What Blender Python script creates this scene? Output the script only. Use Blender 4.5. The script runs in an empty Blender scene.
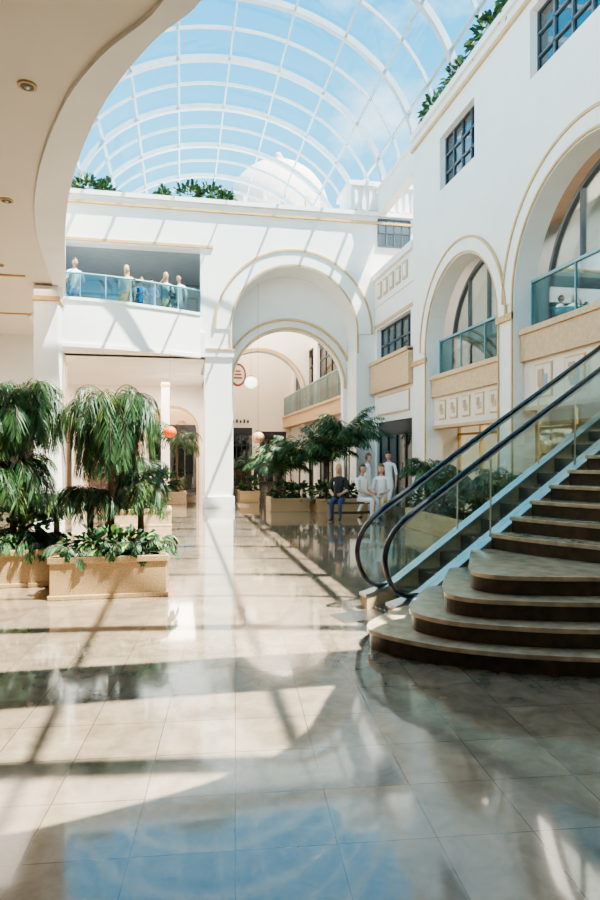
import bpy, bmesh, math, random
from mathutils import Vector, Matrix
random.seed(7)
S=bpy.context.scene; D=bpy.data
def link(o): S.collection.objects.link(o); return o
def E(name,loc=(0,0,0)):
    o=D.objects.new(name,None); o.empty_display_size=.2; o.location=loc; return link(o)

# ---------------- materials ----------------
def mat(name,col,rough=.5,metal=0,var=.05,scale=4,bump=0,emit=0,ecol=None,coat=0,detail=4):
    m=D.materials.new(name); m.use_nodes=True; nt=m.node_tree; b=nt.nodes['Principled BSDF']
    tc=nt.nodes.new('ShaderNodeTexCoord'); n=nt.nodes.new('ShaderNodeTexNoise')
    n.inputs['Scale'].default_value=scale; n.inputs['Detail'].default_value=detail
    nt.links.new(tc.outputs['Object'],n.inputs['Vector'])
    r=nt.nodes.new('ShaderNodeValToRGB'); nt.links.new(n.outputs['Fac'],r.inputs['Fac'])
    r.color_ramp.elements[0].position=.35; r.color_ramp.elements[1].position=.65
    r.color_ramp.elements[0].color=[max(0,c*(1-var)) for c in col]+[1]
    r.color_ramp.elements[1].color=[min(1,c*(1+var)) for c in col]+[1]
    nt.links.new(r.outputs['Color'],b.inputs['Base Color'])
    b.inputs['Roughness'].default_value=rough; b.inputs['Metallic'].default_value=metal
    b.inputs['Coat Weight'].default_value=coat
    if bump:
        bp=nt.nodes.new('ShaderNodeBump'); bp.inputs['Strength'].default_value=bump; bp.inputs['Distance'].default_value=.01
        nt.links.new(n.outputs['Fac'],bp.inputs['Height']); nt.links.new(bp.outputs['Normal'],b.inputs['Normal'])
    if emit:
        b.inputs['Emission Color'].default_value=list(ecol or col)+[1]; b.inputs['Emission Strength'].default_value=emit
    return m
def glassmat(name,tint=(1,1,1),gl=.08,fr=.35,rough=.02):
    m=D.materials.new(name); m.use_nodes=True; nt=m.node_tree; nt.nodes.clear()
    o=nt.nodes.new('ShaderNodeOutputMaterial'); t=nt.nodes.new('ShaderNodeBsdfTransparent'); g=nt.nodes.new('ShaderNodeBsdfGlossy')
    t.inputs[0].default_value=(*tint,1); g.inputs[0].default_value=(1,1,1,1); g.inputs['Roughness'].default_value=rough
    lw=nt.nodes.new('ShaderNodeLayerWeight'); lw.inputs['Blend'].default_value=.25
    mr=nt.nodes.new('ShaderNodeMapRange'); mr.inputs['To Min'].default_value=gl; mr.inputs['To Max'].default_value=gl+fr
    nt.links.new(lw.outputs['Fresnel'],mr.inputs['Value'])
    mx=nt.nodes.new('ShaderNodeMixShader'); nt.links.new(mr.outputs[0],mx.inputs[0])
    nt.links.new(t.outputs[0],mx.inputs[1]); nt.links.new(g.outputs[0],mx.inputs[2]); nt.links.new(mx.outputs[0],o.inputs[0])
    return m
M={}
M['white']=mat('white_plaster',(.87,.845,.80),.55,var=.02,scale=1.5)
M['cream']=mat('cream_plaster',(.80,.71,.60),.6,var=.02,scale=1)
M['gold']=mat('tan_gold_trim',(.62,.40,.18),.45,var=.08)
M['tan']=mat('tan_stone',(.62,.43,.25),.45,var=.10,scale=14)
M['sand']=mat('sandstone_planter',(.46,.30,.15),.5,var=.22,scale=60,bump=.2)
M['dark']=mat('dark_frame',(.03,.032,.035),.35)
M['frame']=mat('grey_window_frame',(.10,.12,.14),.35)
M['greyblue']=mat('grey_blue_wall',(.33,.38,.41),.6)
M['metal']=mat('brushed_steel',(.62,.62,.62),.28,1)
M['black']=mat('black_rubber',(.012,.012,.014),.25,coat=.4)
M['steel_dark']=mat('step_metal',(.22,.23,.24),.4,.8)
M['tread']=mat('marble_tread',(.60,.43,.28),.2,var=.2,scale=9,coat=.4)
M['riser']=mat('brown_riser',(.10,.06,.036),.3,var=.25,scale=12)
M['soil']=mat('soil',(.05,.03,.02),.9,var=.4,scale=30,bump=.5)
M['trunk']=mat('palm_trunk',(.12,.075,.045),.8,var=.4,scale=30,bump=.5)
M['l1']=mat('leaf_dark',(.022,.06,.022),.5,var=.3,scale=8)
M['l2']=mat('leaf_mid',(.05,.12,.032),.5,var=.3,scale=8)
M['l3']=mat('leaf_light',(.16,.23,.06),.5,var=.3,scale=8)
M['lampw']=mat('globe_glow',(1,.95,.88),.5,emit=2.0)
M['orange']=mat('orange_lantern',(.90,.16,.02),.5,var=.08)
M['peach']=mat('peach_lantern',(.75,.40,.22),.5,var=.08)
M['wood']=mat('brown_wood',(.14,.075,.04),.45,var=.25,scale=10)
M['shopw']=mat('shop_warm_wall',(.52,.36,.24),.6,var=.05)
M['rib']=mat('grey_steel_rib',(.42,.48,.53),.35)
M['sky_bldg']=mat('pale_building',(.76,.60,.52),.7,var=.04)
M['red']=mat('red_sign',(.30,.07,.05),.5)
M['teal']=mat('teal_handrail',(.20,.40,.43),.3)
M['roofglass']=glassmat('roof_glass',(.86,.96,1),.01,.10)
M['glass']=glassmat('balustrade_glass',(.86,.93,.92),.06)
M['teal_glass']=glassmat('teal_balcony_glass',(.42,.60,.63),.12)
M['darkglass']=glassmat('window_glass',(.34,.40,.43),.2)
M['deepglass']=glassmat('deep_window_glass',(.12,.15,.17),.18)
LEAF=[M['l1'],M['l2'],M['l3']]
GOODS=[mat('goods_red',(.45,.08,.05)),mat('goods_cream',(.75,.65,.5)),mat('goods_blue',(.1,.2,.35)),mat('shelf_wood',(.3,.18,.1))]

def floor_mat():
    m=D.materials.new('polished_marble_tiles'); m.use_nodes=True; nt=m.node_tree; b=nt.nodes['Principled BSDF']
    tc=nt.nodes.new('ShaderNodeTexCoord'); mp=nt.nodes.new('ShaderNodeMapping'); mp.inputs['Rotation'].default_value=(0,0,math.radians(5))
    nt.links.new(tc.outputs['Object'],mp.inputs[0])
    br=nt.nodes.new('ShaderNodeTexBrick'); br.offset=0; br.inputs['Scale'].default_value=1
    br.inputs['Brick Width'].default_value=.42; br.inputs['Row Height'].default_value=.42
    br.inputs['Mortar Size'].default_value=.003; br.inputs['Mortar Smooth'].default_value=.1
    br.inputs['Color1'].default_value=(.34,.26,.185,1); br.inputs['Color2'].default_value=(.27,.205,.15,1); br.inputs['Mortar'].default_value=(.12,.09,.065,1)
    nt.links.new(mp.outputs[0],br.inputs['Vector'])
    n=nt.nodes.new('ShaderNodeTexNoise'); n.inputs['Scale'].default_value=5; n.inputs['Detail'].default_value=12; n.inputs['Distortion'].default_value=.5; n.inputs['Roughness'].default_value=.65
    nt.links.new(mp.outputs[0],n.inputs['Vector'])
    r=nt.nodes.new('ShaderNodeValToRGB'); r.color_ramp.elements[0].color=(.62,.59,.56,1); r.color_ramp.elements[1].color=(1.15,1.12,1.08,1)
    r.color_ramp.elements[0].position=.32; r.color_ramp.elements[1].position=.68
    nt.links.new(n.outputs['Fac'],r.inputs[0])
    mx=nt.nodes.new('ShaderNodeMixRGB'); mx.blend_type='MULTIPLY'; mx.inputs[0].default_value=1
    nt.links.new(br.outputs['Color'],mx.inputs[1]); nt.links.new(r.outputs[0],mx.inputs[2]); nt.links.new(mx.outputs[0],b.inputs['Base Color'])
    mr=nt.nodes.new('ShaderNodeMapRange'); mr.inputs['To Min'].default_value=.05; mr.inputs['To Max'].default_value=.18
    nt.links.new(n.outputs['Fac'],mr.inputs['Value']); nt.links.new(mr.outputs[0],b.inputs['Roughness'])
    bp=nt.nodes.new('ShaderNodeBump'); bp.inputs['Strength'].default_value=.25; bp.inputs['Distance'].default_value=.002; bp.invert=True
    nt.links.new(br.outputs['Fac'],bp.inputs['Height']); nt.links.new(bp.outputs[0],b.inputs['Normal'])
    b.inputs['IOR'].default_value=1.65
    b.inputs['Coat Weight'].default_value=.85; b.inputs['Coat Roughness'].default_value=.045; b.inputs['Coat IOR'].default_value=1.6
    return m
M['floor']=floor_mat()

# ---------------- mesh builder ----------------
class MB:
    def __init__(s,T=None): s.v=[];s.f=[];s.m=[];s.s=[];s.T=T
    def add(s,vs,fs,m=0,smooth=False):
        o=len(s.v)
        for p in vs:
            s.v.append(tuple(s.T(*p)) if s.T else tuple(p))
        for f in fs: s.f.append([o+i for i in f]); s.m.append(m); s.s.append(smooth)
    def box(s,a,b,m=0):
        x0,y0,z0=a;x1,y1,z1=b
        s.add([(x0,y0,z0),(x1,y0,z0),(x1,y1,z0),(x0,y1,z0),(x0,y0,z1),(x1,y0,z1),(x1,y1,z1),(x0,y1,z1)],
              [(0,3,2,1),(4,5,6,7),(0,1,5,4),(1,2,6,5),(2,3,7,6),(3,0,4,7)],m)
    def prism(s,pts,z0,z1,m=0):
        n=len(pts)
        s.add([(p[0],p[1],z0) for p in pts]+[(p[0],p[1],z1) for p in pts],
              [tuple(range(n))[::-1],tuple(range(n,2*n))]+[(i,(i+1)%n,n+(i+1)%n,n+i) for i in range(n)],m)
    def loft(s,a,b,m=0):
        n=len(a)
        s.add(list(a)+list(b),[tuple(range(n))[::-1],tuple(range(n,2*n))]+[(i,(i+1)%n,n+(i+1)%n,n+i) for i in range(n)],m)
    def tube(s,path,r,m=0,n=8,rr=None):
        P=[Vector(p) for p in path]; vs=[];N=len(P)
        up=Vector((0,0,1)); 
        for i,p in enumerate(P):
            t=(P[min(i+1,N-1)]-P[max(i-1,0)]).normalized()
            if i==0:
                a=t.cross(up) if abs(t.z)<.95 else t.cross(Vector((1,0,0)))
                a.normalize()
            else: a=(a-t*a.dot(t)).normalized()
            b=t.cross(a); R=rr[i] if rr else r
            for k in range(n):
                q=2*math.pi*k/n; vs.append(p+a*(R*math.cos(q))+b*(R*math.sin(q)))
        fs=[(i*n+k,i*n+(k+1)%n,(i+1)*n+(k+1)%n,(i+1)*n+k) for i in range(N-1) for k in range(n)]
        fs+=[tuple(range(n))[::-1],tuple(range((N-1)*n,N*n))]
        s.add([tuple(v) for v in vs],fs,m,True)
    def sph(s,c,r,m=0,sc=(1,1,1),nu=16,nv=10,v0=0,v1=1):
        vs=[];fs=[]
        for j in range(nv+1):
            ph=math.pi*(v0+(v1-v0)*j/nv)
            for i in range(nu):
                th=2*math.pi*i/nu
                vs.append((c[0]+r*sc[0]*math.sin(ph)*math.cos(th),c[1]+r*sc[1]*math.sin(ph)*math.sin(th),c[2]+r*sc[2]*math.cos(ph)))
        for j in range(nv):
            for i in range(nu): fs.append((j*nu+i,j*nu+(i+1)%nu,(j+1)*nu+(i+1)%nu,(j+1)*nu+i))
        s.add(vs,fs,m,True)
    def cyl(s,c,r,h,m=0,n=20,r2=None):
        r2=r if r2 is None else r2
        vs=[(c[0]+r*math.cos(2*math.pi*k/n),c[1]+r*math.sin(2*math.pi*k/n),c[2]) for k in range(n)]+[(c[0]+r2*math.cos(2*math.pi*k/n),c[1]+r2*math.sin(2*math.pi*k/n),c[2]+h) for k in range(n)]
        s.add(vs,[tuple(range(n))[::-1],tuple(range(n,2*n))]+[(i,(i+1)%n,n+(i+1)%n,n+i) for i in range(n)],m)
    def obj(s,name,mats,parent=None,bevel=0,recalc=True):
        me=D.meshes.new(name); me.from_pydata(s.v,[],s.f); 
        for mm in mats: me.materials.append(mm)
        me.polygons.foreach_set('material_index',s.m); me.polygons.foreach_set('use_smooth',s.s); me.update()
        if recalc:
            b=bmesh.new(); b.from_mesh(me); bmesh.ops.recalc_face_normals(b,faces=b.faces); b.to_mesh(me); b.free()
        o=link(D.objects.new(name,me))
        if parent: o.parent=parent
        if bevel:
            md=o.modifiers.new('bevel','BEVEL'); md.width=bevel; md.segments=2; md.limit_method='ANGLE'
        return o
def catmull(pts,k=6):
    P=[Vector(p) for p in pts]; P=[P[0]*2-P[1]]+P+[P[-1]*2-P[-2]]; out=[]
    for i in range(1,len(P)-2):
        for j in range(k):
            t=j/k; a,b,c,d=P[i-1:i+3]
            out.append(.5*((2*b)+(c-a)*t+(2*a-5*b+4*c-d)*t*t+(3*b-a-3*c+d)*t**3))
    out.append(P[-2]); return [tuple(p) for p in out]

def archwall(mb,u0,u1,z0,z1,w0,w1,ops=(),m=0,n=36):
    L=[]
    for o in ops: L.append((o[1]-o[2],o[1]+o[2],o) if o[0]=='a' else (o[1],o[2],o))
    L.sort(); cur=u0
    for a,b,o in L:
        if a>cur: mb.box((cur,w0,z0),(a,w1,z1),m)
        if o[0]=='r':
            if o[3]>z0: mb.box((a,w0,z0),(b,w1,o[3]),m)
            if o[4]<z1: mb.box((a,w0,o[4]),(b,w1,z1),m)
        else:
            _,uc,r,zs,zb=o
            if zb>z0: mb.box((a,w0,z0),(b,w1,zb),m)
            for i in range(n):
                t0=math.pi*(1-i/n);t1=math.pi*(1-(i+1)/n)
                q=[(uc+r*math.cos(t0),zs+r*math.sin(t0)),(uc+r*math.cos(t1),zs+r*math.sin(t1))]
                q+=[(q[1][0],z1),(q[0][0],z1)]
                mb.loft([(x,w0,z) for x,z in q],[(x,w1,z) for x,z in q],m)
        cur=b
    if cur<u1: mb.box((cur,w0,z0),(u1,w1,z1),m)
def archband(mb,uc,zs,r0,r1,zb,w0,w1,m=0,n=40):
    for i in range(n):
        t0=math.pi*(1-i/n);t1=math.pi*(1-(i+1)/n)
        q=[(uc+r0*math.cos(t0),zs+r0*math.sin(t0)),(uc+r0*math.cos(t1),zs+r0*math.sin(t1)),(uc+r1*math.cos(t1),zs+r1*math.sin(t1)),(uc+r1*math.cos(t0),zs+r1*math.sin(t0))]
        mb.loft([(x,w0,z) for x,z in q],[(x,w1,z) for x,z in q],m)
    if zb is not None and zb<zs:
        mb.box((uc-r1,w0,zb),(uc-r0,w1,zs),m); mb.box((uc+r0,w0,zb),(uc+r1,w1,zs),m)
def ywall(y): return lambda u,w,z:(u,y+w,z)
def xwall(x): return lambda u,w,z:(x+w,u,z)

# ---------------- floor & shell ----------------
mb=MB(); mb.box((-8.3,-6.3,-.2),(10.2,44,0)); mb.obj('floor',[M['floor']])
mb=MB(); mb.box((-8.3,-6.3,0),(-8,27,5.4)); mb.obj('wall_left',[M['cream']])
mb=MB(); mb.box((-8,-6.3,0),(6,-6,5.4)); mb.obj('wall_rear',[M['cream']])
O=[(-3.35,16.2),(-2.75,14.9),(-2.33,13.5),(-1.745,10.1),(-1.31,8.07),(-.77,6.37),(-.245,5.28),(.16,4.68),(.3,3.9),(.0,3.0),(-.45,2.3),(-.5,1.7),(.3,1.35),(1.6,1.45),(2.7,1.9),(3.2,2.7),(3.7,3.6),(4.6,4.1),(5.98,4.2)]  # near end of the opening, out of view, shaped to place sun and shade
I=[(-3.7,16.3),(-3.1,15.1),(-2.6,13.8),(-2.17,10.2),(-1.74,8.15),(-1.16,6.45),(-.67,5.5),(-.13,4.74),(-.05,3.95),(-.4,3.1),(-.85,2.3),(-.85,1.45),(.2,.95),(1.7,1.05),(3.0,1.55),(3.5,2.4),(4.0,3.3),(4.7,3.7),(5.98,3.8)]
Oc=catmull([(a,b,0) for a,b in O],5); Ic=catmull([(a,b,0) for a,b in I],5)
mb=MB(); mb.prism([(p[0],p[1]) for p in Ic]+[(5.98,-6),(-8,-6),(-8,18.8),(-3.7,18.8)],5.03,5.4)
mb.obj('ceiling',[M['cream']])
mb=MB()
for i in range(len(Oc)-1):
    a,b,c,d=Ic[i],Ic[i+1],Oc[i+1],Oc[i]
    lo=[(a[0],a[1],4.98),(b[0],b[1],4.98),(c[0],c[1],5.0),(d[0],d[1],5.0)]
    hi=[(q[0],q[1],5.5) for q in (a,b,c,d)]
    mb.loft(lo,hi)
mb.obj('trim_1',[M['white']])
mb=MB()
mb.box((-8,12.6,5.0),(-2.9,12.66,5.035)); mb.box((-8,16.0,5.0),(-3.4,16.06,5.035)); mb.obj('trim_2',[M['gold']])
def downlight(x,y,z):
    mb=MB(); mb.cyl((x,y,z-.02),.085,.03,0); mb.cyl((x,y,z-.023),.06,.01,1); mb.sph((x,y,z-.01),.03,2,nu=12,nv=6)
    return mb.obj('recessed_downlight',[M['gold'],M['dark'],M['metal']])
for p in [(-1.39,6.12),(-2.29,8.93),(-3.3,6.1),(-4.2,8.9),(-3.2,12)]: downlight(p[0],p[1],5.03)
mb=MB(xwall(-3.4)); archwall(mb,-2,18.8,5.4,9.6,-.3,0); mb.obj('wall_left_upper',[M['white']])
def column(name,x,y,w,h):
    mb=MB(); mb.box((x-w/2,y-w/2,0),(x+w/2,y+w/2,h)); mb.box((x-w/2-.04,y-w/2-.04,0),(x+w/2+.04,y+w/2+.04,.25)); mb.box((x-w/2-.03,y-w/2-.03,h-.3),(x+w/2+.03,y+w/2+.03,h-.2),1)
    return mb.obj(name,[M['white'],M['gold']],bevel=.01)
column('square_column',-2.62,13.3,.46,4.97)

# ---------------- right wall ----------------
A1=(8.45,1.95,4.45); A2=(12.74,1.76,4.2)
mb=MB(xwall(6))
archwall(mb,-6,15.4,0,7.2,0,.43,[('a',A1[0],A1[1],A1[2],0),('a',A2[0],A2[1],A2[2],0)])
archwall(mb,-6,15.4,7.2,9.95,0,.43,[('r',6.9,9.87,8.15,9.35),('r',11.95,13.7,7.8,9.05)])
mb.box((15.0,0.43,0),(15.4,3.7,9.95))
mb.box((-6,-.08,9.8),(15.45,.5,9.95))
mb.obj('wall_right',[M['white']])
mb=MB(xwall(6))
for (c,r,z),ro in ((A1,2.32),(A2,2.12)):
    archband(mb,c,z,r+.02,r+.06,0,-.03,.01,1)
    archband(mb,c,z,ro-.05,ro,z-.02,-.05,.01,0)
    archband(mb,c,z,r+.06,ro-.05,z-.05,-.025,.01,2)
mb.box((-6,-.06,9.5),(15.42,.01,9.58),0)
mb.box((10.42,-.05,4.1),(10.98,.02,4.22),1); mb.box((14.5,-.05,3.9),(15.42,.02,4.02),1)
mb.obj('trim_3',[M['gold'],M['gold'],M['white']])
WN=[0]
def wname(): WN[0]+=1; return 'window_%d'%WN[0]  # one number series for wall windows, arch glazing and shopfronts
def window(mp,u0,u1,z0,z1,nu,nz,w=.18):
    mb=MB(mp); f=.04
    for k in range(nu+1):
        u=u0+(u1-u0)*k/nu; mb.box((u-f/2,w-.04,z0),(u+f/2,w+.04,z1),0)
    for k in range(nz+1):
        z=z0+(z1-z0)*k/nz; mb.box((u0,w-.04,z-f/2),(u1,w+.04,z+f/2),0)
    mb.box((u0,w-.005,z0),(u1,w+.005,z1),1)
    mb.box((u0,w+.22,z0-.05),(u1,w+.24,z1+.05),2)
    return mb.obj(wname(),[M['frame'],M['darkglass'],M['greyblue']])
window(xwall(6),6.9,9.87,8.15,9.35,6,3)
window(xwall(6),11.95,13.7,7.8,9.05,4,3)
mb=MB(xwall(6.05))
archwall(mb,15.4,18.8,0,3.5,0,.35,[('r',15.6,18.6,0,2.6)]); archwall(mb,15.4,18.8,3.5,7.2,0,.35,[('r',15.7,18.6,4.45,5.5)])
mb2=MB(xwall(6.05)); 
mb.box((15.4,-.10,7.05),(18.8,.4,7.25)); mb.box((15.4,-.04,6.2),(18.8,0,6.3)); 
mb.obj('wall_right_far',[M['white']])
mb2.box((15.42,-.18,3.5),(18.75,0,4.42)); mb2.box((15.42,-.24,4.36),(18.75,0,4.46)); mb2.box((15.42,-.03,5.55),(18.75,0,5.65))
for k in range(5):
    mb2.box((15.9+k*.55,-.04,6.42),(16.25+k*.55,0,6.9)); mb2.box((15.98+k*.55,-.05,6.5),(16.17+k*.55,0,6.82),1)
mb2.box((15.8,-.04,2.85),(18.4,0,3.35),1); mb2.box((15.75,-.03,2.8),(18.45,0,3.4),0)
mb2.obj('trim_4',[M['tan'],M['white']])
window(xwall(6.05),15.7,18.6,4.45,5.5,5,2)
def storefront(mp,u0,u1,z0,z1,n,head=.5,w=0,door=None,hm=None,gl='darkglass',fr='dark'):
    mb=MB(mp); f=.06
    mb.box((u0,w-.05,z1-head),(u1,w+.08,z1),2)
    zt=z1-head
    for k in range(n+1):
        u=u0+(u1-u0)*k/n; mb.box((u-f/2,w-.03,z0),(u+f/2,w+.05,zt),0)
    mb.box((u0,w-.03,zt-.07),(u1,w+.05,zt),0); mb.box((u0,w-.03,z0),(u1,w+.05,z0+.12),0)
    mb.box((u0,w-.03,z0+2.1),(u1,w+.05,z0+2.16),0) if zt-z0>2.4 else None
    if door is not None:
        du=(u1-u0)/n; a=u0+du*door
        mb.box((a+.15,w-.08,z0+.9),(a+.18,w-.04,z0+1.4),3)
    mb.box((u0,w,z0),(u1,w+.01,zt),1)
    return mb.obj(wname(),[M[fr],M[gl],hm or M['tan'],M['metal']])
storefront(xwall(6.2),15.6,18.6,0,2.6,4,.35,-.03,1,M['dark'],'deepglass')
mb=MB(); mb.box((6.43,-6,3.25),(9.8,15,3.45)); mb.box((6.43,-6,7.0),(9.8,15,7.2)); mb.box((9.8,-6,0),(10,38,7.2)); mb.box((6.43,4.0,0),(9.8,4.2,7)); mb.obj('wall_shop_interior',[M['shopw']])
mb=MB(xwall(6))
mb.box((6.5,.12,3.3),(10.4,.55,3.85),0); mb.box((6.5,.08,3.78),(10.4,.6,3.88),0)
mb.box((10.98,.12,3.02),(14.5,.55,3.5),0); mb.box((10.98,.08,3.44),(14.5,.6,3.54),0)
mb.box((6.5,.2,2.45),(10.4,.5,3.3),1); mb.box((10.98,.2,2.3),(14.5,.5,3.02),1)
mb.box((6.5,.16,2.40),(10.4,.52,2.47),0); mb.box((10.98,.16,2.25),(14.5,.52,2.32),0)
mb.obj('trim_5',[M['tan'],M['cream']])
mb=MB(xwall(6))
for (a,b,z0,z1,n,mm) in ((6.7,10.2,2.6,3.2,4,4),(11.15,14.3,2.45,2.92,5,0)):
    for k in range(n):
        u=a+(b-a)*(k+.5)/n; hw=(b-a)/n*.3
        mb.box((u-hw,.185,z0),(u+hw,.2,z1),2); mb.box((u-hw+.03,.175,z0+.03),(u+hw-.03,.19,z1-.03),1)
        mb.box((u-hw*.55,.165,z0+.12),(u+hw*.35,.18,z1-.2),mm); mb.box((u-hw*.1,.16,z0+.2),(u+hw*.5,.18,z1-.1),3)
mb.obj('decorative_wall_panels',[M['tan'],M['cream'],M['gold'],M['shopw'],M['greyblue']])
def balustrade(name,mp,u0,u1,z0,z1,w,n,glass='teal_glass'):
    mb=MB(mp); mb.box((u0,w,z0),(u1,w+.015,z1),1); mb.box((u0,w-.025,z1),(u1,w+.035,z1+.05),0)
    for k in range(n+1):
        u=u0+(u1-u0)*k/n; mb.box((u-.012,w-.015,z0),(u+.012,w+.03,z1),0)
    return mb.obj(name,[M['teal'],M[glass]])
balustrade('glass_balustrade',xwall(6),6.52,10.38,3.88,4.75,.35,3)
balustrade('glass_balustrade',xwall(6),11.0,14.48,3.54,4.4,.35,3)
def archglazing(mp,uc,r,zs,zb,w,n=4):
    mb=MB(mp); pts=[(uc+r*math.cos(math.pi*i/40),zs+r*math.sin(math.pi*i/40)) for i in range(41)]+[(uc-r,zb),(uc+r,zb)]
    mb.loft([(x,w,z) for x,z in pts],[(x,w+.015,z) for x,z in pts],1)
    archband(mb,uc,zs,r-.08,r,zb,w-.04,w+.05,0)
    mb.box((uc-r,w-.035,zs-.04),(uc+r,w+.045,zs+.04),0)
    for k in range(1,n):
        u=uc-r+2*r*k/n; mb.box((u-.03,w-.035,zb),(u+.03,w+.045,zs+math.sqrt(max(0,r*r-(u-uc)**2))),0)
    return mb.obj(wname(),[M['frame'],M['glass']])
archglazing(xwall(6),A1[0],A1[1]+.1,A1[2],3.46,.75); archglazing(xwall(6),A2[0],A2[1]+.1,A2[2],3.46,.75)
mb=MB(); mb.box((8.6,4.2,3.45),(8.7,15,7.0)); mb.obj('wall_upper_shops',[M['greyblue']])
storefront(xwall(7.1),4.2,15,0,3.25,9,.55,0,3,M['tan'],'glass','gold')
def shelf(x,y0,y1,z0=0):
    e=E('display_shelf'); mb=MB()
    for z in (.1,.6,1.1,1.6,2.1): mb.box((x,y0,z0+z),(x+.4,y1,z0+z+.04),3)
    for y in (y0,y1-.04): mb.box((x,y,z0),(x+.4,y+.04,z0+2.2),3)
    y=y0+.1
    while y<y1-.25:
        for z in (.14,.64,1.14,1.64):
            h=random.uniform(.15,.36); mb.box((x+.05,y,z0+z),(x+.32,y+random.uniform(.1,.2),z0+z+h),random.choice((0,1,2)))
        y+=.27
    mb.obj('shelves_and_goods',GOODS,e)
for a in (7.0,9.2,11.4,13.2): shelf(8.6,a,a+1.6)

# ---------------- back wall ----------------
XC=3.49
mb=MB(ywall(18.8))
archwall(mb,-8,.74,0,4.9,0,.4,[('r',-3.3,.74,0,4.53),('r',-7.6,-3.7,0,3.6)])
archwall(mb,-8,.74,4.9,9.25,0,.4,[('r',-3.3,.6,5.25,7.75)])
archwall(mb,.74,7.6,0,9.25,0,1.1,[('a',XC,1.95,5.45,0)])
mb.box((-8,-.12,9.12),(7.6,.3,9.25)); mb.box((.66,-.07,0),(1.62,.05,.35)); mb.box((.68,-.05,4.55),(1.6,.05,4.75))
mb.obj('wall_back',[M['white']])
mb=MB(ywall(19.9)); archwall(mb,1.5,5.5,0,7.6,0,.3,[('a',XC,1.82,3.85,0)]); mb.obj('wall_arch_inner',[M['white']])
mb=MB(ywall(18.8))
archband(mb,XC,5.45,1.97,2.02,4.8,-.03,.01,0); archband(mb,XC,5.45,2.42,2.48,5.4,-.07,.01,0); archband(mb,XC,5.45,2.02,2.42,5.4,-.035,.01,1)
mb.box((-8,-.08,8.88),(7.3,.01,8.95),0); mb.box((-3.3,-.05,7.8),(.98,.01,7.88),0); mb.box((.66,-.075,4.75),(1.62,.05,4.8),0)
archband(mb,XC,3.85,1.84,1.9,3.8,1.04,1.1,0); archband(mb,XC,3.85,2.12,2.18,3.8,1.0,1.1,0)
mb.obj('trim_6',[M['gold'],M['white']])
mb=MB(); mb.box((5.3,18.9,9.27),(7.6,20.3,10.2)); mb.box((5.2,18.8,10.1),(7.7,20.4,10.25))
for k in range(9): mb.box((5.4+k*.24,18.84,9.35),(5.5+k*.24,18.9,10.05))
mb.obj('parapet_block',[M['white']])
window(ywall(18.8),6.15,7.2,8.2,9.05,4,2,-.02)

def bp(X,off=0): 
    t=(.6-X)/3.9; return (X,18.72-1.25*math.sin(min(1,t)*math.pi/2)-off)
xs=[.6-3.9*i/24 for i in range(25)]
bal=E('balcony')
mb=MB(); f=[bp(x) for x in xs]
mb.prism(f+[(-3.3,22.7),(.74,22.7),(.74,18.72)],4.53,5.25); 
g=[(x,y+.2) for x,y in f]
for i in range(24):
    q=[f[i],f[i+1],g[i+1],g[i]]
    mb.loft([(a,b-.001,4.55) for a,b in q],[(a,b-.001,5.8) for a,b in q],0)
    q=[(f[i][0],f[i][1]-.04),(f[i+1][0],f[i+1][1]-.04),g[i+1],g[i]]
    mb.loft([(a,b,5.76) for a,b in q],[(a,b,5.84) for a,b in q],0)
    mb.loft([(a,b,4.50) for a,b in q],[(a,b,4.6) for a,b in q],0)
mb.obj('fascia',[M['white']],bal)
mb=MB()
for i in range(24):
    q=[(f[i][0],f[i][1]+.08),(f[i+1][0],f[i+1][1]+.08),(f[i+1][0],f[i+1][1]+.095),(f[i][0],f[i][1]+.095)]
    mb.loft([(a,b,5.84) for a,b in q],[(a,b,6.5) for a,b in q],1)
mb.tube([(a,b+.09,6.52) for a,b in f],.025,0)
for i in range(0,25,4): mb.box((f[i][0]-.015,f[i][1]+.07,5.84),(f[i][0]+.015,f[i][1]+.11,6.52),0)
mb.obj('glass_rail',[M['teal'],M['teal_glass']],bal)
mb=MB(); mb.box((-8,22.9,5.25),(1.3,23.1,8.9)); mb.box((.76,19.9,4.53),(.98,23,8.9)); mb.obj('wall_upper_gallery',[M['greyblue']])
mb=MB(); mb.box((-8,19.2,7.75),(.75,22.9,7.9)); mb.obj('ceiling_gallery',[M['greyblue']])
mb=MB(); mb.box((-8,19.2,8.95),(10,38,9.15)); mb.obj('roof_slab',[M['white']])
mb=MB(); mb.box((-8,22.72,4.53),(.9,27,4.85)); mb.box((-8,19.2,4.53),(-3.3,22.72,4.85)); mb.obj('ceiling_lower_hall',[M['white']])
storefront(ywall(22.8),-6,.6,5.25,7.7,6,.4,0,2,M['greyblue'],'deepglass')
mb=MB(ywall(27)); archwall(mb,-8,1.0,0,4.9,0,.3,[('r',-6.8,-4.4,0,3.2),('a',-2.75,1.0,2.6,0),('a',-.3,1.0,2.6,0)]); 
archband(mb,-2.75,2.6,1.02,1.1,0,-.03,0,1); archband(mb,-.3,2.6,1.02,1.1,0,-.03,0,1)
mb.obj('wall_lower_hall',[M['white'],M['gold']])
mb=MB(); mb.box((-8,28.6,0),(1,28.8,4.9)); mb.obj('wall_lower_hall_shop',[M['shopw']])
storefront(ywall(27.1),-6.8,-4.4,0,3.2,4,.4,0,1,M['dark'])
storefront(ywall(27.1),-3.75,-1.75,0,2.9,4,.3,0,1,M['tan'])
storefront(ywall(27.1),-1.3,.7,0,2.9,4,.3,0,1,M['dark'],'deepglass')
storefront(ywall(18.95),-7.6,-3.7,0,3.6,5,.6,0,2,M['cream'])
mb=MB(); mb.box((-8,20.5,0),(-3.5,20.6,4.5)); mb.obj('wall_left_shop_back',[M['shopw']])
column('square_column',-.55,24.5,.32,4.52)
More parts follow.
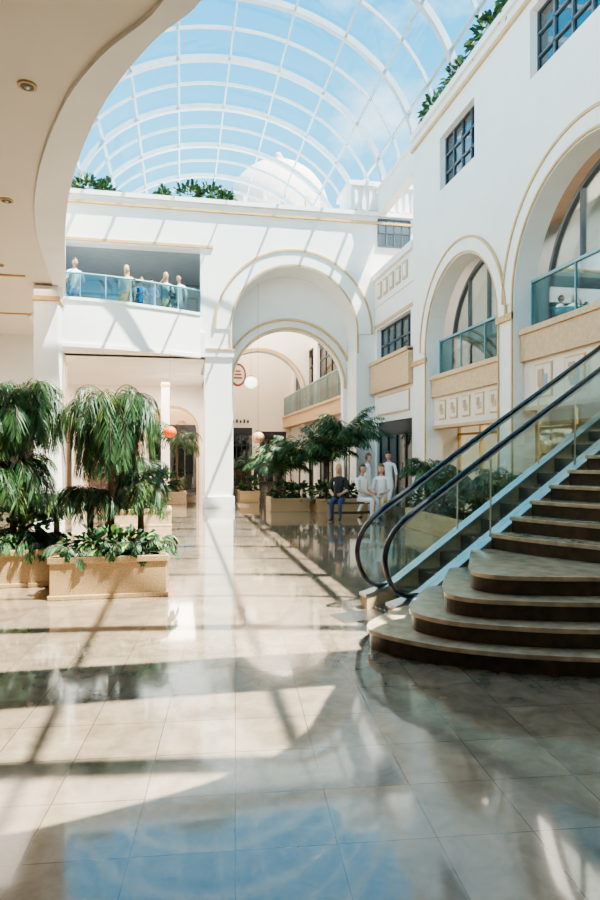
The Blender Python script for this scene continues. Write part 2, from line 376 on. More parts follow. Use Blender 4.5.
mb=MB(xwall(1.0)); archwall(mb,20.2,38,0,8.95,0,.3); mb.obj('wall_corridor_left',[M['white']])
mb=MB(xwall(6.05)); archwall(mb,19.9,34,0,3.3,0,.35,[('r',20.6,23.4,0,2.9),('r',24.2,27.2,0,2.9),('r',28,31,0,2.9)]); archwall(mb,19.9,34,3.3,8.95,0,.35,[('r',20.6,27.2,3.7,6.6),('r',28,33,3.7,6.6)]); mb.obj('wall_corridor_right',[M['white']])
mb=MB(xwall(6.05)); mb.box((20.1,-.45,3.1),(34,0,3.68)); mb.box((20.1,-.5,3.62),(34,0,3.72)); mb.obj('trim_7',[M['tan']])
balustrade('glass_balustrade',xwall(5.65),20.25,33.8,3.72,4.7,0,8)
for a,b in ((20.6,23.4),(24.2,27.2),(28,31)): storefront(xwall(6.2),a,b,0,2.9,4,.4,0,1,M['dark'])
storefront(xwall(6.2),20.6,27.2,3.7,6.6,6,.2,0,None,M['dark'],'deepglass')
storefront(xwall(6.2),28,33,3.7,6.6,5,.2,0,None,M['dark'],'deepglass')
mb=MB(ywall(34)); archwall(mb,1.3,10,0,8.95,0,.3,[('r',2.2,3.9,0,3.1),('r',4.3,5.8,0,2.9)]); mb.obj('wall_corridor_end',[M['cream']])
storefront(ywall(34.1),2.2,3.9,0,3.1,6,.35,0,2,M['dark'],'deepglass'); storefront(ywall(34.1),4.3,5.8,0,2.9,4,.35,0,2,M['dark'])
mb=MB(ywall(29)); archwall(mb,1.3,6.05,0,8.95,0,.6,[('a',3.7,2.1,4.4,0)]); archband(mb,3.7,4.4,2.15,2.25,4.3,-.04,0,1); mb.obj('wall_arch_far',[M['white'],M['gold']])
mb=MB(ywall(33.9))
for k in range(7): mb.box((2.4+k*.2,-.03,3.35),(2.5+k*.2,0,3.5+.05*(k%2)))
mb.obj('shop_sign_marks',[M['dark']])
sg=E('hanging_round_sign'); mb=MB(ywall(24)); n=28
c=(2.2,4.7); ring=[(c[0]+.32*math.cos(2*math.pi*k/n),c[1]+.45*math.sin(2*math.pi*k/n)) for k in range(n)]
ring2=[(c[0]+.25*math.cos(2*math.pi*k/n),c[1]+.36*math.sin(2*math.pi*k/n)) for k in range(n)]
mb.loft([(x,0,z) for x,z in ring],[(x,.06,z) for x,z in ring],0); mb.loft([(x,-.02,z) for x,z in ring2],[(x,0,z) for x,z in ring2],1)
mb.box((2.03,-.035,4.55),(2.37,-.02,4.61),0); mb.box((2.07,-.035,4.68),(2.33,-.02,4.74),0); mb.box((2.1,-.035,4.81),(2.3,-.02,4.87),0)
mb.box((1.3,0,4.67),(1.92,.05,4.73),2)
mb.obj('disc',[M['red'],M['cream'],M['dark']],sg)

# ---------------- glass vault ----------------
CX,AX,ZS,AZ=1.45,4.85,9.65,3.7
def vp(t,k=0): return (CX+(AX+k)*math.cos(t),ZS+(AZ+k)*math.sin(t))
vt=E('glass_roof'); Y0,Y1=-2.4,27.5
mb=MB(); n=32
for i in range(n):
    t0=math.pi*i/n;t1=math.pi*(i+1)/n; a=vp(t0);b=vp(t1)
    mb.add([(a[0],Y0,a[1]),(b[0],Y0,b[1]),(b[0],Y1,b[1]),(a[0],Y1,a[1])],[(0,1,2,3)],0,True)
mb.obj('glass',[M['roofglass']],vt,recalc=False)
mb=MB(); k=0; y=Y0
while y<=Y1+.01:
    w=.075 if k%2==0 else .024; dp=.13 if k%2==0 else .06
    for i in range(n):
        t0=math.pi*i/n;t1=math.pi*(i+1)/n
        q=[vp(t0,-dp),vp(t1,-dp),vp(t1,.03),vp(t0,.03)]
        mb.loft([(x,y-w,z) for x,z in q],[(x,y+w,z) for x,z in q],0)
    y+=1.3; k+=1
for j in range(11):
    t=math.pi*j/10; a=vp(t,-.08); b=vp(t,.02); nx,nz=-math.sin(t)*.024,math.cos(t)*.024
    if j in(0,10): nx,nz=nx*3,nz*3
    q=[(a[0]-nx,a[1]-nz),(a[0]+nx,a[1]+nz),(b[0]+nx,b[1]+nz),(b[0]-nx,b[1]-nz)]
    mb.loft([(x,Y0,z) for x,z in q],[(x,Y1,z) for x,z in q],0)
mb.obj('ribs',[M['rib']],vt)
mb=MB(); mb.box((-3.4,1.85,9.3),(6.2,2.5,9.65)); mb.obj('shadow_beam',[M['rib']],vt)  # unseen beam added overhead to throw a shadow band across the floor
mb=MB(); mb.box((-3.6,-2,9.5),(-3.3,27.5,9.68)); mb.box((6.1,-2,9.9),(6.45,27.5,10.02)); mb.box((6.15,15.4,9.2),(6.4,27.5,9.95)); mb.obj('trim_8',[M['white']])
db=E('domed_building',(0,0,0))
mb=MB(); mb.sph((6.3,40,17.4),3.3,0,(1,1,.98),nu=40,nv=14,v1=.5); mb.cyl((6.3,40,14.0),3.4,3.4,0,40); mb.box((1.5,38.2,0),(11,43.5,14.2),0); mb.cyl((6.3,40,20.4),.35,.6,0); mb.sph((6.3,40,21.1),.25,0)
for k in range(16):
    t=2*math.pi*k/16; mb.box((6.3+3.42*math.cos(t)-.12,40+3.42*math.sin(t)-.12,14.2),(6.3+3.42*math.cos(t)+.12,40+3.42*math.sin(t)+.12,17.3),0)
mb.obj('dome',[M['sky_bldg']],db)

# ---------------- stairs + escalator ----------------
P0=Vector((2.07,5.65)); az=math.radians(77); A=Vector((math.sin(az),math.cos(az))); N=Vector((math.cos(az),-math.sin(az)))
def st(a,n,z): p=P0+A*a+N*n; return (p.x,p.y,z)
stair=E('marble_staircase')
curves=[[(.0,.03),(-.2,.13),(-.42,.27),(-.62,.44),(-.68,.64),(-.58,.92),(-.37,1.24),(0,1.58),(.45,1.87),(1.0,2.1),(1.8,2.28),(2.6,2.35)],
[(.3,.03),(.1,.2),(-.12,.4),(-.32,.62),(-.39,.84),(-.26,1.16),(.12,1.5),(.57,1.77),(1.2,2.0),(1.9,2.15),(2.6,2.2)],
[(.55,.03),(.38,.22),(.16,.46),(-.05,.72),(-.16,.96),(-.04,1.2),(.3,1.44),(.72,1.66),(1.3,1.87),(1.9,2.0),(2.6,2.08)],
[(.82,.03),(.62,.26),(.4,.52),(.18,.78),(.1,.98),(.2,1.18),(.5,1.36),(.85,1.53),(1.4,1.73),(1.95,1.88),(2.6,1.95)]]
mb=MB(st); R=.16
for k,c in enumerate(curves):
    cc=catmull([(a,b,0) for a,b in c],5); z=R*(k+1)
    front=[(p[0],p[1]) for p in cc]
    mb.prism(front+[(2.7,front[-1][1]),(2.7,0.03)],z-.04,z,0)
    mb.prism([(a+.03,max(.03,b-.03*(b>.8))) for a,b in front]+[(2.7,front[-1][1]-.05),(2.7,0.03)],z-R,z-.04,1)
for k in range(9):
    L=1.05+.27*k; z=.64+R*(k+1)
    fr=[(L+.10*n+.15*n*n,n) for n in [1.9*i/12 for i in range(13)]]
    fr=[(min(a,3.5),n) for a,n in fr]
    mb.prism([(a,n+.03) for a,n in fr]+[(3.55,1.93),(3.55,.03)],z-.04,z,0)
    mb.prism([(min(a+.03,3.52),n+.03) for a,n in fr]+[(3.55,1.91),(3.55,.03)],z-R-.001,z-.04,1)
mb.obj('steps',[M['tread'],M['riser']],stair,bevel=.006)
esc=E('escalator')
SL=.6; FN=-.6
mb=MB(st)
for n0,n1 in ((-.14,.02),(FN-.06,FN+.06)):
    pf=[(-.05,0),(-.05,.13),(.12,.17),(.3,.23),(3.85,SL*3.85+.05),(3.85,0)]
    mb.loft([(a,n0,z) for a,z in pf],[(a,n1,z) for a,z in pf],0)
    dk=[(-.07,.13),(.12,.17),(.3,.23),(3.85,SL*3.85+.05)]
    for i in range(3):
        q=[dk[i],dk[i+1],(dk[i+1][0],dk[i+1][1]+.03),(dk[i][0],dk[i][1]+.03)]
        mb.loft([(a,n0-.01,z) for a,z in q],[(a,n1+.01,z) for a,z in q],1)
mb.box((-.5,FN+.1,0),(.0,-.16,.012),1)
for k in range(14):
    a=.02+k*.28; mb.box((a,FN+.07,0),(min(a+.3,3.86),-.15,.03+.17*k),2)
    for j in range(4): mb.box((a,FN+.1+j*.085,.03+.17*k),(a+.28,FN+.13+j*.085,.04+.17*k),1)
mb.obj('truss_and_steps',[M['tan'],M['metal'],M['steel_dark']],esc)
rail=[(.25,.22),(.1,.23),(-.03,.31),(-.11,.46),(-.13,.63),(-.07,.80),(.06,.95),(.25,1.08),(.5,1.23),(1.2,1.66),(2.5,2.44),(3.85,3.25)]
rc=catmull([(a,z,0) for a,z in rail],6)
for nn,nm in ((-.06,'near'),(FN,'far')):
    mb=MB(); mb.tube([st(a,nn,z) for a,z,_ in rc],.026,0,10); mb.obj('handrail_'+nm,[M['black']],esc)
    mb=MB(st); inner=[(a,z) for a,z,_ in rc]
    poly=inner+[(3.85,SL*3.85+.08),(.3,.26)]
    mb.loft([(a,nn-.006,z) for a,z in poly],[(a,nn+.006,z) for a,z in poly],0)
    mb.obj('glass_'+nm,[M['glass']],esc)
    mb=MB(st)
    mb.tube([(a,nn,z-.045) for a,z,_ in rc[36:]],.012,0,6)
    for a in (1.15,2.35): mb.box((a-.006,nn-.008,SL*a+.08),(a+.006,nn+.008,SL*a+.93),0)
    mb.obj('trim_'+nm,[M['metal']],esc)

# ---------------- plants ----------------
def leafq(mb,p,d,side,L,W,m,droop=.15):
    d=d.normalized(); s=side.normalized()
    mid=p+d*(L*.45); tip=p+d*L+Vector((0,0,-droop*L))
    mb.add([tuple(p),tuple(mid+s*W/2),tuple(tip),tuple(mid-s*W/2)],[(0,1,2,3)],m)
def frond(mb,base,azm,el,L,lf,nl,droop=1.0,W=.03,hang=.35):
    pts=[];p=Vector(base);e=el;seg=12
    for i in range(seg+1):
        pts.append(p.copy()); dr=Vector((math.cos(azm)*math.cos(e),math.sin(azm)*math.cos(e),math.sin(e)))
        p=p+dr*(L/seg); e-=droop*(.6+i*.16)/seg*1.6
        e=max(e,-1.45)
    mb.tube(pts,.008,3,4,rr=[.009*(1-i/seg*.8) for i in range(seg+1)])
    side=Vector((-math.sin(azm),math.cos(azm),0)); tone=random.choice(((0,0,1),(0,1,1),(0,1,2),(0,0,1)))
    for j in range(nl):
        t=.12+.88*j/(nl-1); f=t*seg; i=min(int(f),seg-1); q=pts[i].lerp(pts[i+1],f-i); dr=(pts[i+1]-pts[i]).normalized()
        ll=lf*(math.sin(math.pi*min(1,.15+.8*t))**.6)*random.uniform(.8,1.15)
        for sg_ in (-1,1):
            d=(dr*random.uniform(.6,.9)+side*sg_*random.uniform(.5,.9)+Vector((0,0,-hang-random.random()*.3)))
            leafq(mb,q,d,dr.cross(d).cross(d),ll,W,random.choice(tone),droop=.3)
def palm(name,x,y,z,th,nf,L,lf=.28,nl=16,droop=1.,stems=1,W=.03,parent=None,el=(15,80),hang=.35):
    mb=MB()
    for s_ in range(stems):
        ox,oy=(random.uniform(-.12,.12),random.uniform(-.12,.12)) if stems>1 else (0,0)
        h=th*random.uniform(.8,1.05) if stems>1 else th
        if h>.05: mb.tube([(x+ox,y+oy,z),(x+ox*1.3,y+oy*1.3,z+h*.5),(x+ox*1.5,y+oy*1.5,z+h)],.04,3,8,rr=[.05,.038,.045] if stems==1 else [.025,.02,.02])
        for i in range(nf//stems):
            a=2*math.pi*(i*.382)+random.uniform(-.2,.2); e=math.radians(random.uniform(*el))
            frond(mb,(x+ox*1.5,y+oy*1.5,z+h),a,e,L*random.uniform(.75,1.1),lf,nl,droop*random.uniform(.8,1.2),W,hang)
    return mb.obj(name,LEAF+[M['trunk']],parent,recalc=False)
def bush(name,c,r,n,ls,wl=.4,parent=None):
    mb=MB()
    mb.tube([(c[0],c[1],c[2]-r[2]),(c[0],c[1],c[2])],.02,3,6)
    for i in range(n):
        u=Vector((random.gauss(0,1),random.gauss(0,1),random.gauss(.2,1))).normalized(); k=random.uniform(.45,1)
        p=Vector((c[0]+u.x*r[0]*k,c[1]+u.y*r[1]*k,c[2]+u.z*r[2]*k)); d=(u+Vector((random.uniform(-.6,.6),random.uniform(-.6,.6),random.uniform(-.2,.6)))).normalized()
        s=d.cross(Vector((random.uniform(-1,1),random.uniform(-1,1),1))).normalized(); L=ls*random.uniform(.6,1.2); W=L*wl
        m=random.choice((0,0,0,1,1,2))
        p1=p+d*L*.3;p2=p+d*L*.65; tip=p+d*L-Vector((0,0,L*.3))
        mb.add([tuple(q) for q in (p,p1+s*W*.5,p2+s*W*.42,tip,p2-s*W*.42,p1-s*W*.5)],[(0,1,2,3),(0,3,4,5)],m)
    return mb.obj(name,LEAF+[M['trunk']],parent,recalc=False)
def planter(name,x0,x1,y0,y1,h,m='sand'):
    e=E(name); mb=MB(); t=.09
    mb.box((x0,y0,0),(x1,y0+t,h)); mb.box((x0,y1-t,0),(x1,y1,h)); mb.box((x0,y0+t,0),(x0+t,y1-t,h)); mb.box((x1-t,y0+t,0),(x1,y1-t,h))
    mb.box((x0-.02,y0-.02,h-.07),(x1+.02,y0+t,h)) ; mb.box((x0-.02,y0-.02,0),(x1+.02,y0+t,.05))
    mb.obj('stone_box',[M[m]],e,bevel=.008)
    mb=MB(); mb.box((x0+t,y0+t,.02),(x1-t,y1-t,h-.08)); mb.obj('soil',[M['soil']],e)
    return e
pl=planter('palm_planter',-1.41,-.15,7.2,8.7,.47)
palm('potted_palm',-.84,8.0,.38,1.68,84,.92,.26,30,1.75,W=.013,parent=pl,el=(-10,88),hang=.45)
palm('potted_palm_low',-.5,8.3,.38,.8,26,.6,.25,18,1.4,W=.015,parent=pl,el=(15,88),hang=.4)
palm('potted_palm_low',-1.1,8.1,.38,.6,26,.55,.25,18,1.3,W=.015,parent=pl,el=(25,88),hang=.35)
for x,y in ((-1.2,7.45),(-.8,7.4),(-.42,7.45),(-1.0,7.9),(-.5,7.9),(-.28,7.8)):
    palm('fern',x,y,.39,0.05,18,.40,.13,10,1.1,W=.035,el=(20,75),parent=pl)
bush('leafy_shrub',(-.8,7.62,.55),(.52,.26,.2),260,.13,.5,parent=pl)
pl=planter('palm_planter',-3.8,-1.5,8.0,9.6,.45)
palm('potted_palm',-2.02,8.6,.36,1.82,84,.88,.28,28,1.5,W=.014,parent=pl,el=(-10,88),hang=.4)
palm('potted_palm',-2.9,8.9,.36,1.3,36,.85,.32,18,1.3,W=.02,parent=pl)
palm('potted_palm',-2.1,8.5,.36,.95,44,.72,.28,20,1.3,W=.015,parent=pl,hang=.4)
palm('potted_palm',-1.7,9.2,.36,.6,24,.55,.28,18,1.3,W=.016,parent=pl,hang=.4)
bush('leafy_shrub',(-2.1,8.35,.65),(.45,.3,.3),260,.14,.45,parent=pl)
palm('fern',-1.75,8.3,.38,.05,18,.5,.16,12,1.1,W=.035,el=(30,80),parent=pl)
palm('fern',-2.3,8.2,.38,.05,18,.5,.16,12,1.1,W=.035,el=(30,80),parent=pl)
pl=planter('palm_planter',-1.6,-.2,14.2,15.0,.4,'tan'); bush('leafy_shrub',(-.9,14.6,.65),(.6,.3,.3),260,.2,.4,parent=pl)
palm('potted_palm',-1.2,14.6,.35,1.0,22,.9,.3,14,1.1,parent=pl)
pl=planter('palm_planter',-1.9,.2,20.5,21.3,.4,'tan'); bush('leafy_shrub',(-.8,20.9,.7),(.9,.3,.35),300,.25,.4,parent=pl); palm('potted_palm',-.1,20.9,.35,1.7,28,1.1,.35,14,1.0,parent=pl)
palm('potted_palm',-1.5,20.9,.35,.6,18,1.0,.35,14,1.0,parent=pl)
pl=planter('palm_planter',2.5,3.6,17.2,18.2,.38,'sand'); 
palm('areca_palm',2.8,17.7,.3,.8,30,1.15,.38,18,.8,stems=3,W=.03,el=(45,88),parent=pl); palm('areca_palm',3.3,17.6,.3,1.1,30,1.2,.38,18,.8,stems=3,W=.03,el=(45,88),parent=pl)
bush('leafy_shrub',(2.9,17.45,.55),(.38,.25,.25),160,.2,.4,parent=pl); bush('leafy_shrub',(3.3,17.5,.55),(.35,.25,.25),160,.2,.4,parent=pl)
pl=planter('palm_planter',3.75,5.2,16.8,17.9,.38,'sand')
palm('areca_palm',4.05,17.3,.3,1.2,36,1.3,.4,18,.7,stems=3,W=.032,el=(50,88),parent=pl); palm('areca_palm',4.75,17.3,.3,1.7,48,1.35,.42,18,.75,stems=3,W=.035,el=(40,88),parent=pl)
bush('leafy_shrub',(4.0,17.05,.55),(.35,.25,.25),160,.2,.4,parent=pl); bush('leafy_shrub',(4.7,17.1,.55),(.38,.25,.25),160,.2,.4,parent=pl)
pl=planter('palm_planter',1.95,2.6,20.6,21.4,.4,'sand'); palm('areca_palm',2.3,21,.33,.8,26,.75,.3,16,.8,stems=3,W=.03,el=(55,88),parent=pl); bush('leafy_shrub',(2.3,20.9,.6),(.3,.25,.25),160,.2,.4,parent=pl)
pl=planter('palm_planter',4.95,5.8,7.6,13.2,.42,'tan')
for (x,y,h,L) in ((5.2,8.2,.5,.65),(5.2,9.2,.6,.7),(5.2,10.3,.5,.7),(5.2,11.6,.6,.75),(5.2,12.7,.8,.8)):
    palm('areca_palm',x,y,.35,h,26,L,.26,14,.9,stems=2,W=.03,el=(45,88),parent=pl)
for y in (8.0,9,10,11,12,12.8): bush('leafy_shrub',(5.3,y,.6),(.33,.45,.25),180,.16,.4,parent=pl)
for (x,y,z,r) in ((6.25,14.6,10.1,.45),(6.25,13.2,10.1,.5),(6.2,11.8,10.15,.5),(6.2,10.6,10.1,.35)): bush('roof_shrub',(x,y,z+.1),(.22,r*1.3,.35),260,.22,.35)
for (x,z,r) in ((-2.8,9.6,.4),(-2.2,9.45,.3),(.3,9.6,.4),(.9,9.65,.5),(1.3,9.5,.4),(-.5,9.4,.2)): bush('roof_shrub',(x,19.6,z),(r,.3,.45),200,.25,.35)

def lantern(name,x,y,z,r,m,top):
    mb=MB(); mb.sph((x,y,z),r,0,(1,1,.92),nu=20,nv=12); mb.cyl((x,y,z+r*.85),r*.3,.04,1); mb.tube([(x,y,z+r*.9),(x,y,top)],.004,1,5)
    for k in range(10):
        t=2*math.pi*k/10
        mb.tube([(x+math.cos(t)*r*1.01*math.sin(p),y+math.sin(t)*r*1.01*math.sin(p),z+r*.93*math.cos(p)) for p in [math.pi*(.1+.8*i/8) for i in range(9)]],.004,1,4)
    return mb.obj(name,[m,M['dark']])
lantern('round_lantern',-.28,17.9,2.25,.18,M['orange'],4.5)
lantern('round_lantern',2.4,19.3,2.15,.2,M['peach'],7.0)
lantern('globe_lamp',2.6,23,4.3,.24,M['lampw'],8.95)

def bench(name,x0,x1,y,w=.5):
    e=E(name); mb=MB()
    mb.box((x0,y,.40),(x1,y+w,.45))
    for x in (x0+.1,x1-.18): mb.box((x,y+.04,0),(x+.08,y+w-.04,.40),0)
    mb.box((x0+.1,y+w/2-.03,.14),(x1-.1,y+w/2+.03,.2),0)
    mb.obj('seat_and_legs',[M['wood']],e,bevel=.006); return e
bench('wooden_bench',3.5,5.3,14.6)

# ---------------- people ----------------
HAIR=[mat('hair_dark',(.04,.025,.018),.5),mat('hair_blond',(.45,.30,.14),.5),mat('hair_brown',(.14,.07,.035),.5)]
SK=mat('skin',(.55,.32,.22),.5,var=.03); EYE=mat('eye_dark',(.02,.02,.02),.3); LIP=mat('lips',(.45,.14,.12),.5); SHOE=mat('shoe_dark',(.04,.035,.03),.4)
CL={'white':mat('cloth_white',(.80,.80,.79),.8),'blue':mat('cloth_blue',(.03,.28,.62),.8),'navy':mat('cloth_navy',(.04,.07,.14),.8),'beige':mat('cloth_beige',(.60,.42,.26),.8),'orange':mat('cloth_orange',(.70,.33,.12),.8),'grey':mat('cloth_grey',(.30,.31,.33),.8),'black':mat('cloth_black',(.03,.03,.035),.8)}
def person(name,x,y,z,head,top,bot,hair=0,pose='stand',sc=1.0,longhair=False,arm=(0,0)):
    e=E(name,(x,y,z)); e.rotation_euler=(0,0,math.radians(head)); e.scale=(sc,)*3
    V=[];Eg=[];Rr=[];K=[]
    def v(p,r,par=None,k=None):
        V.append(Vector(p));Rr.append(r)
        if par is not None: Eg.append((par,len(V)-1)); K.append(k)
        return len(V)-1
    sit=pose=='sit'; hz=.52 if sit else .93
    pel=v((0,0,hz),.125); wa=v((0,-.01,hz+.17),.11,pel,0); ch=v((0,.0,hz+.37),.135,wa,0); up=v((0,.01,hz+.49),.085,ch,0); nk=v((0,.0,hz+.57),.048,up,2); hd=v((0,-.015,hz+.66),.05,nk,2)
    for sx in (-1,1):
        sh=v((sx*.17,.01,hz+.48),.056,up,0)
        bend=arm[0 if sx<0 else 1]
        if sit: el=(sx*.21,-.06,hz+.21); wr=(sx*.12,-.28,hz+.14); hn=(sx*.09,-.36,hz+.13)
        elif bend==1: el=(sx*.23,-.04,hz+.22); wr=(sx*.17,-.27,hz+.22); hn=(sx*.15,-.35,hz+.23)
        elif bend==2: el=(sx*.24,-.1,hz+.30); wr=(sx*.16,-.20,hz+.5); hn=(sx*.12,-.22,hz+.58)
        else: el=(sx*.23,.02,hz+.20); wr=(sx*.24,-.05,hz-.05); hn=(sx*.24,-.07,hz-.13)
        ei=v(el,.042,sh,0); wi=v(wr,.029,ei,2); hi=v(hn,.034,wi,2)
        d=(Vector(hn)-Vector(wr)).normalized(); s=d.cross(Vector((sx*1.0,0.2,.1))).normalized()
        for fi,(o,l) in enumerate(((-.026,.062),(-.009,.075),(.009,.07),(.026,.055))):
            b=Vector(hn)+d*.03+s*o; f1=v(b,.009,hi,2); f2=v(b+d*l*.55+Vector((-sx*.006,0,0)),.008,f1,2); v(b+d*l*.95+Vector((-sx*.018,0,0)),.007,f2,2)
        b=Vector(hn)-s*.03; f1=v(b-s*.01,.01,hi,2); v(b-s*.028+d*.04,.008,f1,2)
        hp=v((sx*.085,0,hz-.05),.095,pel,1)
        if sit: kn=(sx*.11,-.43,hz-.02); an=(sx*.11,-.42,.09); to=(sx*.12,-.57,.035)
        elif pose=='walk': kn=(sx*.09,-.06-.13*sx,.50); an=(sx*.09,.0-.26*sx,.09); to=(sx*.1,-.14-.26*sx,.035)
        else: kn=(sx*.1,-.03,.49); an=(sx*.1,.0,.09); to=(sx*.12,-.15,.035)
        k=v(kn,.062,hp,1); a=v(an,.04,k,1); v((an[0],an[1]+.02,.045),.042,a,3); v(to,.035,a,3)
    me=D.meshes.new(name+'_sk'); me.from_pydata([tuple(q) for q in V],Eg,[]); o=link(D.objects.new(name+'_tmp',me))
    md=o.modifiers.new('s','SKIN'); md.use_smooth_shade=True
    for i,sv in enumerate(me.skin_vertices[0].data): sv.radius=(Rr[i],Rr[i]*(.78 if i in(1,2,3) else 1)); sv.use_root=(i==0)
    o.modifiers.new('ss','SUBSURF').levels=1; o.modifiers['ss'].render_levels=1
    dg=bpy.context.evaluated_depsgraph_get(); dg.update(); nm=D.meshes.new_from_object(o.evaluated_get(dg)); D.objects.remove(o)
    nm.materials.clear()
    for mm in (CL[top],CL[bot],SK,SHOE): nm.materials.append(mm)
    for p in nm.polygons:
        c=p.center; best=9;bk=0
        for (a,b),k in zip(Eg,K):
            A_,B_=V[a],V[b]; ab=B_-A_; t=max(0,min(1,(c-A_).dot(ab)/max(ab.length_squared,1e-9))); dd=(c-A_-ab*t).length-(Rr[a]*(1-t)+Rr[b]*t)*.9
            if dd<best: best=dd;bk=k
        if bk==0 and c.z<hz+.02: bk=1
        p.material_index=bk; p.use_smooth=True
    b=link(D.objects.new('body',nm)); b.parent=e
    hc=(0,-.03,hz+.735); mb=MB()
    mb.sph(hc,.1,0,(.76,.92,1.15),nu=20,nv=14)
    mb.sph((0,hc[1]-.085,hc[2]-.015),.016,0,(.7,1.1,1.3),nu=8,nv=6)
    for sx in (-1,1):
        mb.sph((sx*.03,hc[1]-.083,hc[2]+.012),.0095,2,nu=8,nv=6); mb.sph((sx*.077,hc[1]+.005,hc[2]-.005),.02,0,(.45,.8,1.3),nu=8,nv=6)
    mb.sph((0,hc[1]-.08,hc[2]-.052),.016,3,(1.2,.5,.35),nu=8,nv=6)
    mb.sph((0,hc[1]+.014,hc[2]+.022),.108,1,(.80,.93,1.06),nu=20,nv=10,v1=.40)
    mb.sph((0,hc[1]+.035,hc[2]+.0),.098,1,(.80,.80,1.0),nu=16,nv=10)
    if longhair: mb.sph((0,hc[1]+.06,hc[2]-.1),.085,1,(.95,.5,1.5),nu=14,nv=10)
    mb.obj('head',[SK,HAIR[hair],EYE,LIP],e)
    if longhair and not sit:
        mb=MB(); n=20; vs=[];fs=[]
        for j in range(7):
            rr=.13+.12*(j/6)**.8
            for i in range(n): vs.append((rr*(1+.05*math.sin(i*2.5))*math.cos(2*math.pi*i/n),.85*rr*math.sin(2*math.pi*i/n),hz+.06-.1*j))
        for j in range(6):
            for i in range(n): fs.append((j*n+i,j*n+(i+1)%n,(j+1)*n+(i+1)%n,(j+1)*n+i))
        mb.add(vs,fs,0,True); mb.obj('skirt',[CL[bot]],e,recalc=False)
    return e
person('balcony_visitor',-2.85,17.98,5.25,20,'white','blue',0,arm=(1,1))
person('balcony_visitor',-1.5,18.4,5.25,-10,'beige','orange',1,arm=(1,0),longhair=True)
person('balcony_visitor',-1.12,18.65,5.25,30,'blue','navy',2,arm=(1,1),sc=.86)
person('balcony_visitor',-.8,18.8,5.25,-20,'blue','blue',0,arm=(1,1),sc=.86)
person('balcony_visitor',-.42,18.9,5.25,10,'white','beige',1,arm=(2,1),longhair=True)
person('balcony_visitor',-.02,19.05,5.25,-30,'white','grey',2,arm=(1,0))
person('seated_visitor',3.85,14.85,0,-25,'black','navy',1,'sit',longhair=True)
person('seated_visitor',4.45,14.85,0,30,'white','white',0,'sit')
person('seated_visitor',4.95,14.85,0,-30,'white','beige',2,'sit',longhair=True)
person('walking_visitor',4.9,15.85,0,60,'white','white',2,'walk',sc=.92)
person('walking_visitor',5.5,15.9,0,-40,'white','white',0,'walk',sc=.95)
person('walking_visitor',3.2,26,0,0,'navy','black',0,'walk')

# ---------------- lights ----------------
def area(name,loc,sx,sy,en,col=(1,.82,.62),rot=(0,0,0)):
    l=D.lights.new(name,'AREA'); l.shape='RECTANGLE'; l.size=sx; l.size_y=sy; l.energy=en; l.color=col
    o=link(D.objects.new(name,l)); o.location=loc; o.rotation_euler=rot; return o
area('shop_ceiling_light',(7.9,9,3.1),1.2,8,420); area('upper_shop_ceiling_light',(7.7,9.5,6.8),1.0,9,130,(1,.92,.8))
area('hall_ceiling_light',(-2.5,23,4.4),6,5,650,(1,.90,.78)); area('gallery_ceiling_light',(-2.5,21,7.6),5,2,50,(1,.95,.9))
area('corridor_ceiling_light',(3.7,25,8.7),3,8,450,(1,.88,.74)); area('corridor_ceiling_light',(3.7,31.5,8.7),3,3,200,(1,.88,.74))
area('corridor_shop_light',(8,26,3.0),2,10,350); area('left_shop_light',(-5.5,19.8,4.2),3,1,160); area('hall_shop_light',(-2,28,4.4),6,.8,160)
area('corner_shop_light',(7.6,17,3.2),1.5,2.5,80); area('ceiling_fill_light',(-4.5,13,4.9),4,6,160,(1,.88,.74))  # last lamp is an added fill below the left ceiling
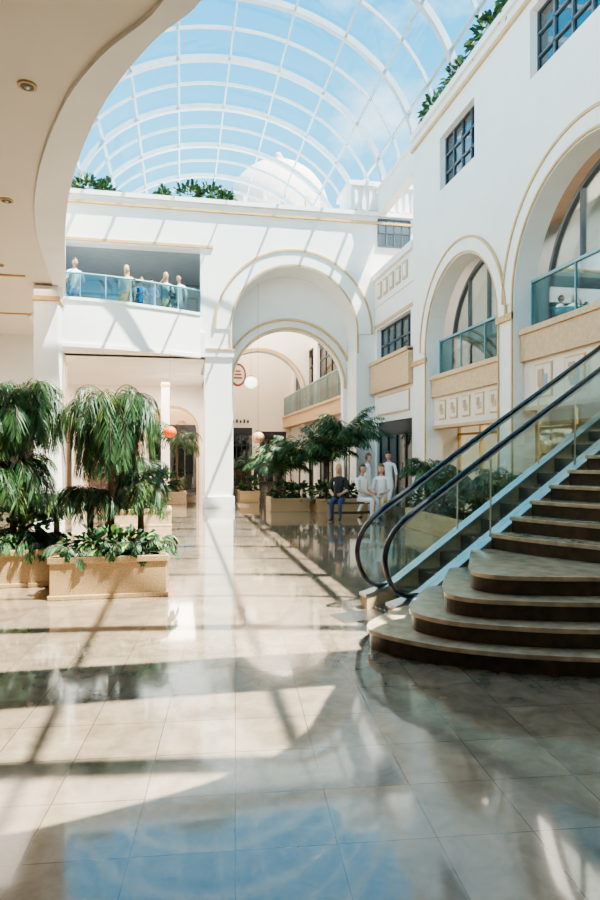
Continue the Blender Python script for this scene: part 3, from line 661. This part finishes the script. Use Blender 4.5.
sun=D.lights.new('sun','SUN'); sun.energy=18; sun.angle=.006; sun.color=(1,.92,.80)
so=link(D.objects.new('sun',sun)); so.rotation_euler=Vector((-.40,.25,-1)).to_track_quat('-Z','Y').to_euler(); so.location=(5,-5,20)
w=D.worlds.new('sky'); S.world=w; w.use_nodes=True; nt=w.node_tree; bg=nt.nodes['Background']
tc=nt.nodes.new('ShaderNodeTexCoord'); mp=nt.nodes.new('ShaderNodeMapping'); mp.inputs['Scale'].default_value=(1.2,1.2,2.6)
nt.links.new(tc.outputs['Generated'],mp.inputs[0])
n=nt.nodes.new('ShaderNodeTexNoise'); n.inputs['Scale'].default_value=2.4; n.inputs['Detail'].default_value=7; n.inputs['Roughness'].default_value=.55; nt.links.new(mp.outputs[0],n.inputs['Vector'])
r=nt.nodes.new('ShaderNodeValToRGB'); r.color_ramp.elements[0].position=.52; r.color_ramp.elements[1].position=.80; nt.links.new(n.outputs['Fac'],r.inputs[0])
sp=nt.nodes.new('ShaderNodeSeparateXYZ'); nt.links.new(tc.outputs['Generated'],sp.inputs[0])
g=nt.nodes.new('ShaderNodeValToRGB'); nt.links.new(sp.outputs['Z'],g.inputs[0])
g.color_ramp.elements[0].position=.1; g.color_ramp.elements[0].color=(.28,.68,.88,1); g.color_ramp.elements[1].position=.6; g.color_ramp.elements[1].color=(.03,.35,.62,1)
mx=nt.nodes.new('ShaderNodeMixRGB'); nt.links.new(r.outputs[0],mx.inputs[0]); nt.links.new(g.outputs[0],mx.inputs[1]); mx.inputs[2].default_value=(1,1,1,1)
nt.links.new(mx.outputs[0],bg.inputs[0]); bg.inputs[1].default_value=1.9
S.view_settings.view_transform='AgX'
try: S.view_settings.look='AgX - Medium High Contrast'
except Exception as ex: print(ex)
S.view_settings.exposure=.58
# ---------------- camera ----------------
c=D.cameras.new('camera'); c.sensor_fit='VERTICAL'; c.sensor_height=36; c.lens=24.8; c.shift_y=5/900; c.clip_end=300
co=link(D.objects.new('camera',c)); co.location=(0,0,1.6); co.rotation_euler=(math.radians(90),0,math.radians(-10.95)); S.camera=co
